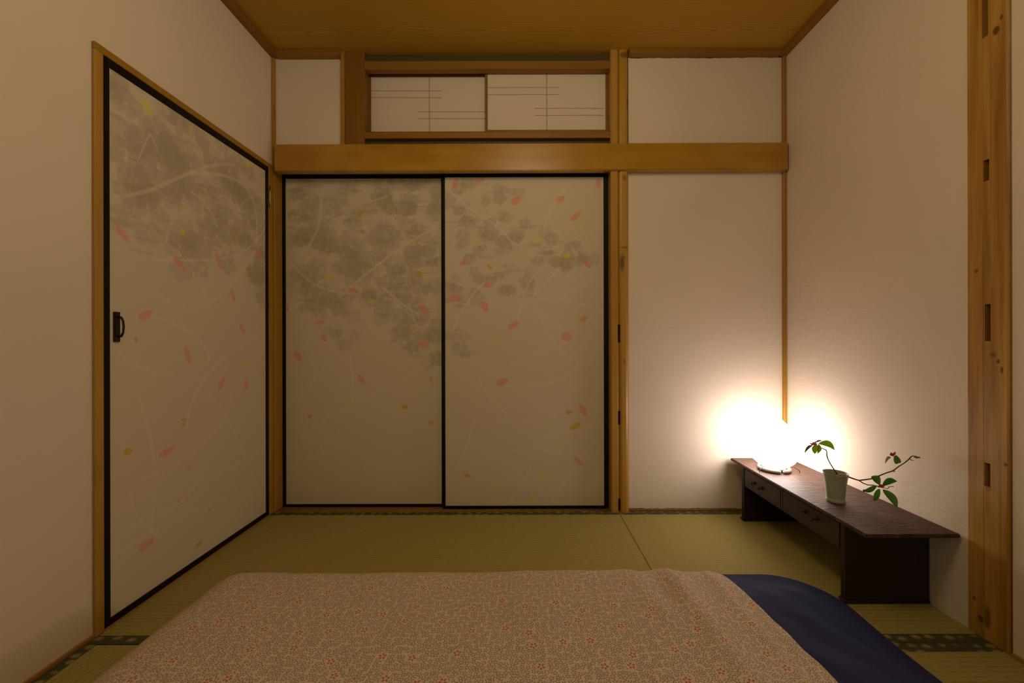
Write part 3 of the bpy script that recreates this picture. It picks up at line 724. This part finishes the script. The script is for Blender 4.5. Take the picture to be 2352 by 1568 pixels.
for a in ([pp(2067,1063,1.418), pp(2069,1060,1.417), pp(2067,1057,1.417), pp(2062,1053,1.419), pp(2056,1049,1.420), pp(2051,1047,1.419)], [pp(2090,1054,1.39), pp(2094,1057,1.388), pp(2098,1057,1.388)], [pp(2050,1081,1.43), pp(2053,1083,1.43), pp(2056,1082,1.43)],
          [pp(2023,1119,1.452), pp(2030,1120,1.452), pp(2039,1122,1.45), pp(2043,1117,1.45), pp(2053,1117,1.448)]):
    put(ring_tube('side_twig', a, .0012, M_bark, None, 6), pot)
def leaf(base, tip, wid, m, bulge=(0, -.006, .004), fold=.25, obov=.15):
    base, tip = Vector(base), Vector(tip); ax = tip-base; L = ax.length; t_ = ax/L
    side = t_.cross(Vector((0, 1, 0))).normalized(); nrm = side.cross(t_).normalized(); bu = Vector(bulge)
    bm = bmesh.new(); n = 10; rows = []
    for i in range(n+1):
        s = i/n; wv = wid/2*math.sin(math.pi*min(1, s**(1-obov)*.98+.01))**.75; wv = max(wv, .0004)
        p = base+ax*s+bu*4*s*(1-s)
        rows.append([bm.verts.new(p+side*wv*u+nrm*(abs(u)*wv*fold)) for u in (-1, -.5, 0, .5, 1)])
    for i in range(n):
        for j in range(4): bm.faces.new((rows[i][j], rows[i][j+1], rows[i+1][j+1], rows[i+1][j]))
    o = from_bm('leaf', bm, m, None, True)
    md = o.modifiers.new('thickness', 'SOLIDIFY'); md.thickness = .0004
    return put(o, pot)
leaf(pp(1880,1018,1.54), pp(1917,1033,1.52), .023, M_leaf2, (.004, -.004, .012))
leaf(pp(1866,1023,1.54), pp(1848,1040,1.53), .011, M_leaf3, (-.003, -.003, .007))
leaf(pp(1876,1020,1.535), pp(1871,1042,1.53), .023, M_leaf2, (-.006, -.004, 0), .1)
leaf(pp(1880,1019,1.533), pp(1877,1041,1.525), .016, M_leaf2, (.004, -.004, 0), .1)
leaf(pp(1873,1016,1.545), pp(1888,1012,1.55), .007, M_leaf3, (0, 0, .003))
leaf(pp(2021,1113,1.452), pp(2001,1094,1.455), .026, M_leaf, (.004, -.004, .006), .25, 0)
leaf(pp(2027,1115,1.45), pp(2060,1105,1.43), .024, M_leaf, (0, -.004, .010))
leaf(pp(2014,1115,1.452), pp(1983,1127,1.44), .019, M_leaf, (0, -.004, -.004))
leaf(pp(2021,1123,1.45), pp(2006,1149,1.435), .024, M_leaf, (-.002, -.006, 0))
leaf(pp(2028,1124,1.45), pp(2060,1165,1.425), .027, M_leaf, (.006, -.006, .004))
leaf(pp(2058,1045,1.417), pp(2057,1065,1.41), .026, M_leaf, (.002, -.004, 0), .1, 0)
leaf(pp(2046,1050,1.42), pp(2033,1064,1.415), .011, M_leaf2, (-.002, -.002, .008))
leaf(pp(1985,1123,1.441), pp(1985,1131,1.44), .006, M_leaf3, (-.002, 0, 0))
def flower(c, r, m, n=9, seed=0):
    rng = random.Random(seed); bm = bmesh.new(); c = Vector(c)
    for i in range(n):
        a = 6.28*i/n+rng.random()*.4; el = .2+rng.random()*1.0
        d = Vector((math.cos(a)*math.cos(el), math.sin(a)*math.cos(el)*.6, math.sin(el))); s = d.cross(Vector((.3, 1, .2))).normalized()
        ln = r*(.75+.5*rng.random()); w_ = r*.20
        p = [c, c+d*ln*.55+s*w_, c+d*ln, c+d*ln*.55-s*w_, c+d*ln*.5+d.cross(s)*w_*.7]
        v = [bm.verts.new(q) for q in p]
        bm.faces.new((v[0], v[1], v[4])); bm.faces.new((v[1], v[2], v[4])); bm.faces.new((v[2], v[3], v[4])); bm.faces.new((v[3], v[0], v[4])); bm.faces.new((v[0], v[3], v[2], v[1]))
    return put(from_bm('flower', bm, m), pot)
flower(pp(1869,1022,1.54), .015, M_flw, 15, 1); flower(pp(2051,1047,1.418), .015, M_flw2, 15, 2); flower(pp(2024,1119,1.446), .014, M_flw2, 16, 3)
put(ring_tube('bud', [pp(2097,1047,1.38), pp(2101,1048,1.38), pp(2105,1050,1.38), pp(2109,1051,1.38)], [.001, .0035, .004, .002], M_leaf, None, 8), pot)
put(part_label(ring_tube('bud', [pp(2107,1050,1.379), pp(2111,1050,1.379), pp(2114,1052,1.379)], [.003, .0028, .0008], M_flw2, None, 8), 'dark red tip of the bud'), pot)
put(ring_tube('cut_twig', [pp(1922,1091,1.51), pp(1932,1087.5,1.50), pp(1943,1091,1.50)], [.0012, .0014, .0012], M_label, None, 6), pot)

# ------------------------------------------------------------------ bedding
M_navy = mat('navy_cotton', (.018, .020, .050), .85, .2); k = N(M_navy)
k.base(k.ramp(k.noise(k.coords('Object', (8, 8, 8)), 1.0, 3), [(.3, (.009, .011, .048)), (.7, (.014, .017, .066))]))
k.b.inputs['Sheen Weight'].default_value = .12; k.b.inputs['Sheen Tint'].default_value = (.3, .38, 1, 1)
k.bump(k.noise(k.coords('Object'), 600, 2), .2, .001)
BX0, BX1, BYF = -1.070, 1.075, 1.478
def fbm(x, y, s, o): return noise.noise(Vector((x*s+o, y*s-o, o*.7)))
def edge(e, r):
    if e <= 0: return 0
    return 1.0 if e >= r else math.sqrt(max(0, 1-(1-e/r)**2))
def rc(x, y, x0, x1, yf, rad):          # distance inside a rounded outline
    ex = min(x-x0, x1-x); ey = yf-y
    if ex < rad and ey < rad: return rad-math.hypot(rad-ex, rad-ey)
    return min(ex, ey)
def xrn(y): return BX1-.012+.014*fbm(0, y, 2.3, 5)+.008*fbm(0, y, 6, 2)
def cutc(y, yf, rad):
    ey = yf-y
    return 0 if ey >= rad else rad-math.sqrt(max(0, rad*rad-(rad-max(ey, 0))**2))
def zn(x, y):
    xr = xrn(y)
    e = rc(x, y, BX0, xr, BYF, .20 if x > 0 else .05)
    h = .050*edge(e, .03)+.062*smooth(e, .0, .26)
    h += smooth(e, .02, .2)*(.010*fbm(x, y, 2.6, 1)+.006*fbm(x+.6*y, y*.4, 9, 3))
    if x > .6: h += smooth(e, .01, .12)*(.008*math.sin((x*.55+y*.75)*26+4*fbm(x, y, 2, 4))*fbm(x, y, 3, 8)+.004*fbm(x*1.4+y, y*.6, 16, 3))
    return max(.003, h)
def qr(y): return interp(y, [(-.4, .72), (.93, .700), (1.07, .684), (1.24, .665), (1.38, .642)])+.004*fbm(y, 0, 14, 6)
def zq(x, y):
    e = rc(x, y, -1.105, 5, 1.476, .20); er = qr(y)-x
    h = .020*edge(e, .022)+.120*smooth(e, -.02, .22)**.8
    h = max(h, zn(x, y)+.004 if e > 0 else 0)
    h += .016*smooth(e, .03, .22)*smooth(er, 0, .14)
    h += smooth(e, .02, .22)*(.009*fbm(x, y, 3.2, 9)+.004*fbm(x*1.0, y, 11, 12))
    h += smooth(e, .03, .2)*(.012*math.exp(-((x-.46-.07*(1.4-y))/.040)**2)+.008*math.exp(-((x-.60-.03*(1.4-y))/.022)**2)+.006*math.exp(-((x-.34-.22*(1.3-y))/.03)**2)*smooth(y, .9, 1.2))+.004*fbm(x*1.7-y, y*.7+x*.3, 9, 31)*smooth(x, -.2, .4)*smooth(e, .03, .1)+.006*smooth(x, -.4, .2)*smooth(e, .02, .1)
    er2 = edge(max(er, 0), .012)
    return zn(x, y)*(1-er2)+h*er2+.006*er2*(1-smooth(er, .0, .1)) if er < .05 else h
def blanket(name, xs_of_y, ys, topf, botf, m, uvscale=1.0):
    bm = bmesh.new(); uvl = bm.loops.layers.uv.new('UVMap'); top = []; bot = []; uvs = {}
    ny = len(ys)
    for j, y in enumerate(ys):
        xs_ = xs_of_y(y); tr = []; br = []
        u = 0; prev = None
        for x in xs_:
            z = topf(x, y)
            if prev is not None: u += math.hypot(x-prev[0], z-prev[1])
            prev = (x, z)
            v = bm.verts.new((x, y, z)); uvs[v] = [u, y]; tr.append(v)
            b = bm.verts.new((x, y, botf(x, y))); uvs[b] = [u, y]; br.append(b)
        mid = [q for q in tr if q.co.x > 0][0]; u0 = uvs[mid][0]-mid.co.x
        for v in tr+br: uvs[v][0] -= u0
        top.append(tr); bot.append(br)
    # arc length in y for uv
    for i in range(len(top[0])):
        vv = ys[0]
        for j in range(ny):
            if j: vv += math.hypot(ys[j]-ys[j-1], top[j][i].co.z-top[j-1][i].co.z)
            uvs[top[j][i]][1] = vv; uvs[bot[j][i]][1] = vv
    nx = len(top[0])
    for j in range(ny-1):
        for i in range(nx-1):
            bm.faces.new((top[j][i], top[j][i+1], top[j+1][i+1], top[j+1][i]))
            bm.faces.new((bot[j][i], bot[j+1][i], bot[j+1][i+1], bot[j][i+1]))
    for j in range(ny-1):
        bm.faces.new((top[j][0], top[j+1][0], bot[j+1][0], bot[j][0])); bm.faces.new((top[j][-1], bot[j][-1], bot[j+1][-1], top[j+1][-1]))
    for i in range(nx-1):
        bm.faces.new((top[0][i], bot[0][i], bot[0][i+1], top[0][i+1])); bm.faces.new((top[-1][i], top[-1][i+1], bot[-1][i+1], bot[-1][i]))
    for f in bm.faces:
        for l in f.loops: l[uvl].uv = uvs[l.vert]
    return from_bm(name, bm, m, None, True)
def spread(a, b, n, dense=.06, k_=10):
    base = list(np.linspace(a+dense, b-dense, n)); t = np.linspace(0, 1, k_, endpoint=False)
    return [a+dense*(q**1.6) for q in t]+base+[b-dense*(q**1.6) for q in t[::-1]]
ysn = list(np.linspace(-.45, BYF-.06, 120))+[BYF-.06*(1-q)**1.6 for q in np.linspace(.1, 1, 12)]
nav = blanket('navy_futon', lambda y: spread(BX0+cutc(y, BYF, .05), xrn(y)-cutc(y, BYF, .20), 150), ysn, zn, lambda x, y: .0015, M_navy)
tag(nav, 'dark navy blue cotton futon on the tatami, showing beside the floral quilt', 'bedding')
# printed quilt cloth: scattered five-petal blossoms, grey-brown and red
M_quilt = mat('blossom_print_cotton', (.6, .5, .38), .85, .15); k = N(M_quilt)
def flowers(scale, rnd, rout, keep, seed, petw=.1):
    uv = k.n('ShaderNodeUVMap'); uv.uv_map = 'UVMap'
    mp_ = k.n('ShaderNodeMapping'); mp_.inputs['Location'].default_value = (seed, seed*.7, 0); k.l(uv.outputs[0], mp_.inputs[0])
    vo = k.n('ShaderNodeTexVoronoi', voronoi_dimensions='2D'); vo.inputs['Scale'].default_value = scale; vo.inputs['Randomness'].default_value = rnd
    k.l(mp_.outputs[0], vo.inputs['Vector'])
    sc_ = k.n('ShaderNodeVectorMath', operation='SUBTRACT'); k.l(mp_.outputs[0], sc_.inputs[0]); k.l(vo.outputs['Position'], sc_.inputs[1])
    sp_ = k.n('ShaderNodeSeparateXYZ'); k.l(sc_.outputs[0], sp_.inputs[0])
    cs_ = k.n('ShaderNodeSeparateColor'); k.l(vo.outputs['Color'], cs_.inputs[0])
    r = k.math('DIVIDE', k.math('SQRT', k.math('ADD', k.math('POWER', sp_.outputs[0], 2), k.math('POWER', sp_.outputs[1], 2))), rout)
    th_ = k.math('ADD', k.math('DIVIDE', k.math('ARCTAN2', sp_.outputs[1], sp_.outputs[0]), 6.28318/5), k.math('MULTIPLY', cs_.outputs[0], 5))
    phi = k.math('MULTIPLY', k.math('SUBTRACT', k.math('FRACT', th_), .5), 6.28318/5)
    # five oval petals centred at r = .60
    q1 = k.math('POWER', k.math('ABSOLUTE', k.math('DIVIDE', k.math('SUBTRACT', r, .60), .34)), 2)
    q2 = k.math('POWER', k.math('ABSOLUTE', k.math('DIVIDE', k.math('MULTIPLY', r, phi), .25)), 2)
    ms = k.math('MULTIPLY', k.math('SUBTRACT', 1.0, k.math('ADD', q1, q2)), 4.0, clamp=True)
    kp = k.math('LESS_THAN', cs_.outputs[1], keep)
    near = k.math('LESS_THAN', r, 1.18)
    return k.math('MULTIPLY', ms, kp), k.math('MULTIPLY', near, kp), cs_.outputs[2]
g, _, gc = flowers(80, .55, .0072, 1.1, 0)
g2, _, gc2 = flowers(140, .9, .0032, .38, 3.3)
r_, rn, rc_ = flowers(12.5, .85, .0105, .92, 7.7)
gm = k.math('MAXIMUM', g, k.math('MULTIPLY', g2, .7))
gcol = k.ramp(gc, [(.25, (.255, .205, .15)), (.5, (.22, .215, .15)), (.75, (.27, .20, .175))])
c = k.mix(k.math('MULTIPLY', gm, .85), (.66, .54, .415), gcol)
c = k.mix(k.math('MULTIPLY', rn, .8), c, (.66, .54, .415))
c = k.mix(k.math('MULTIPLY', r_, .9), c, (.46, .10, .085))
k.base(c); k.bump(k.noise(k.coords('Object'), 900, 2), .15, .0006)
ysq = list(np.linspace(-.40, 1.476-.06, 120))+[1.476-.06*(1-q)**1.6 for q in np.linspace(.1, 1, 14)]
def xsq(y):
    a, b = -1.105+cutc(y, 1.476, .20), qr(y); return spread(a, b, 170, .05, 8)
qu = blanket('floral_quilt', xsq, ysq, zq, lambda x, y: min(zq(x, y)-.0004, max(.0015, zn(x, y)+.0008)), M_quilt)
tag(qu, 'beige quilt printed with tiny grey and red blossoms, lying over the navy futon', 'quilt')
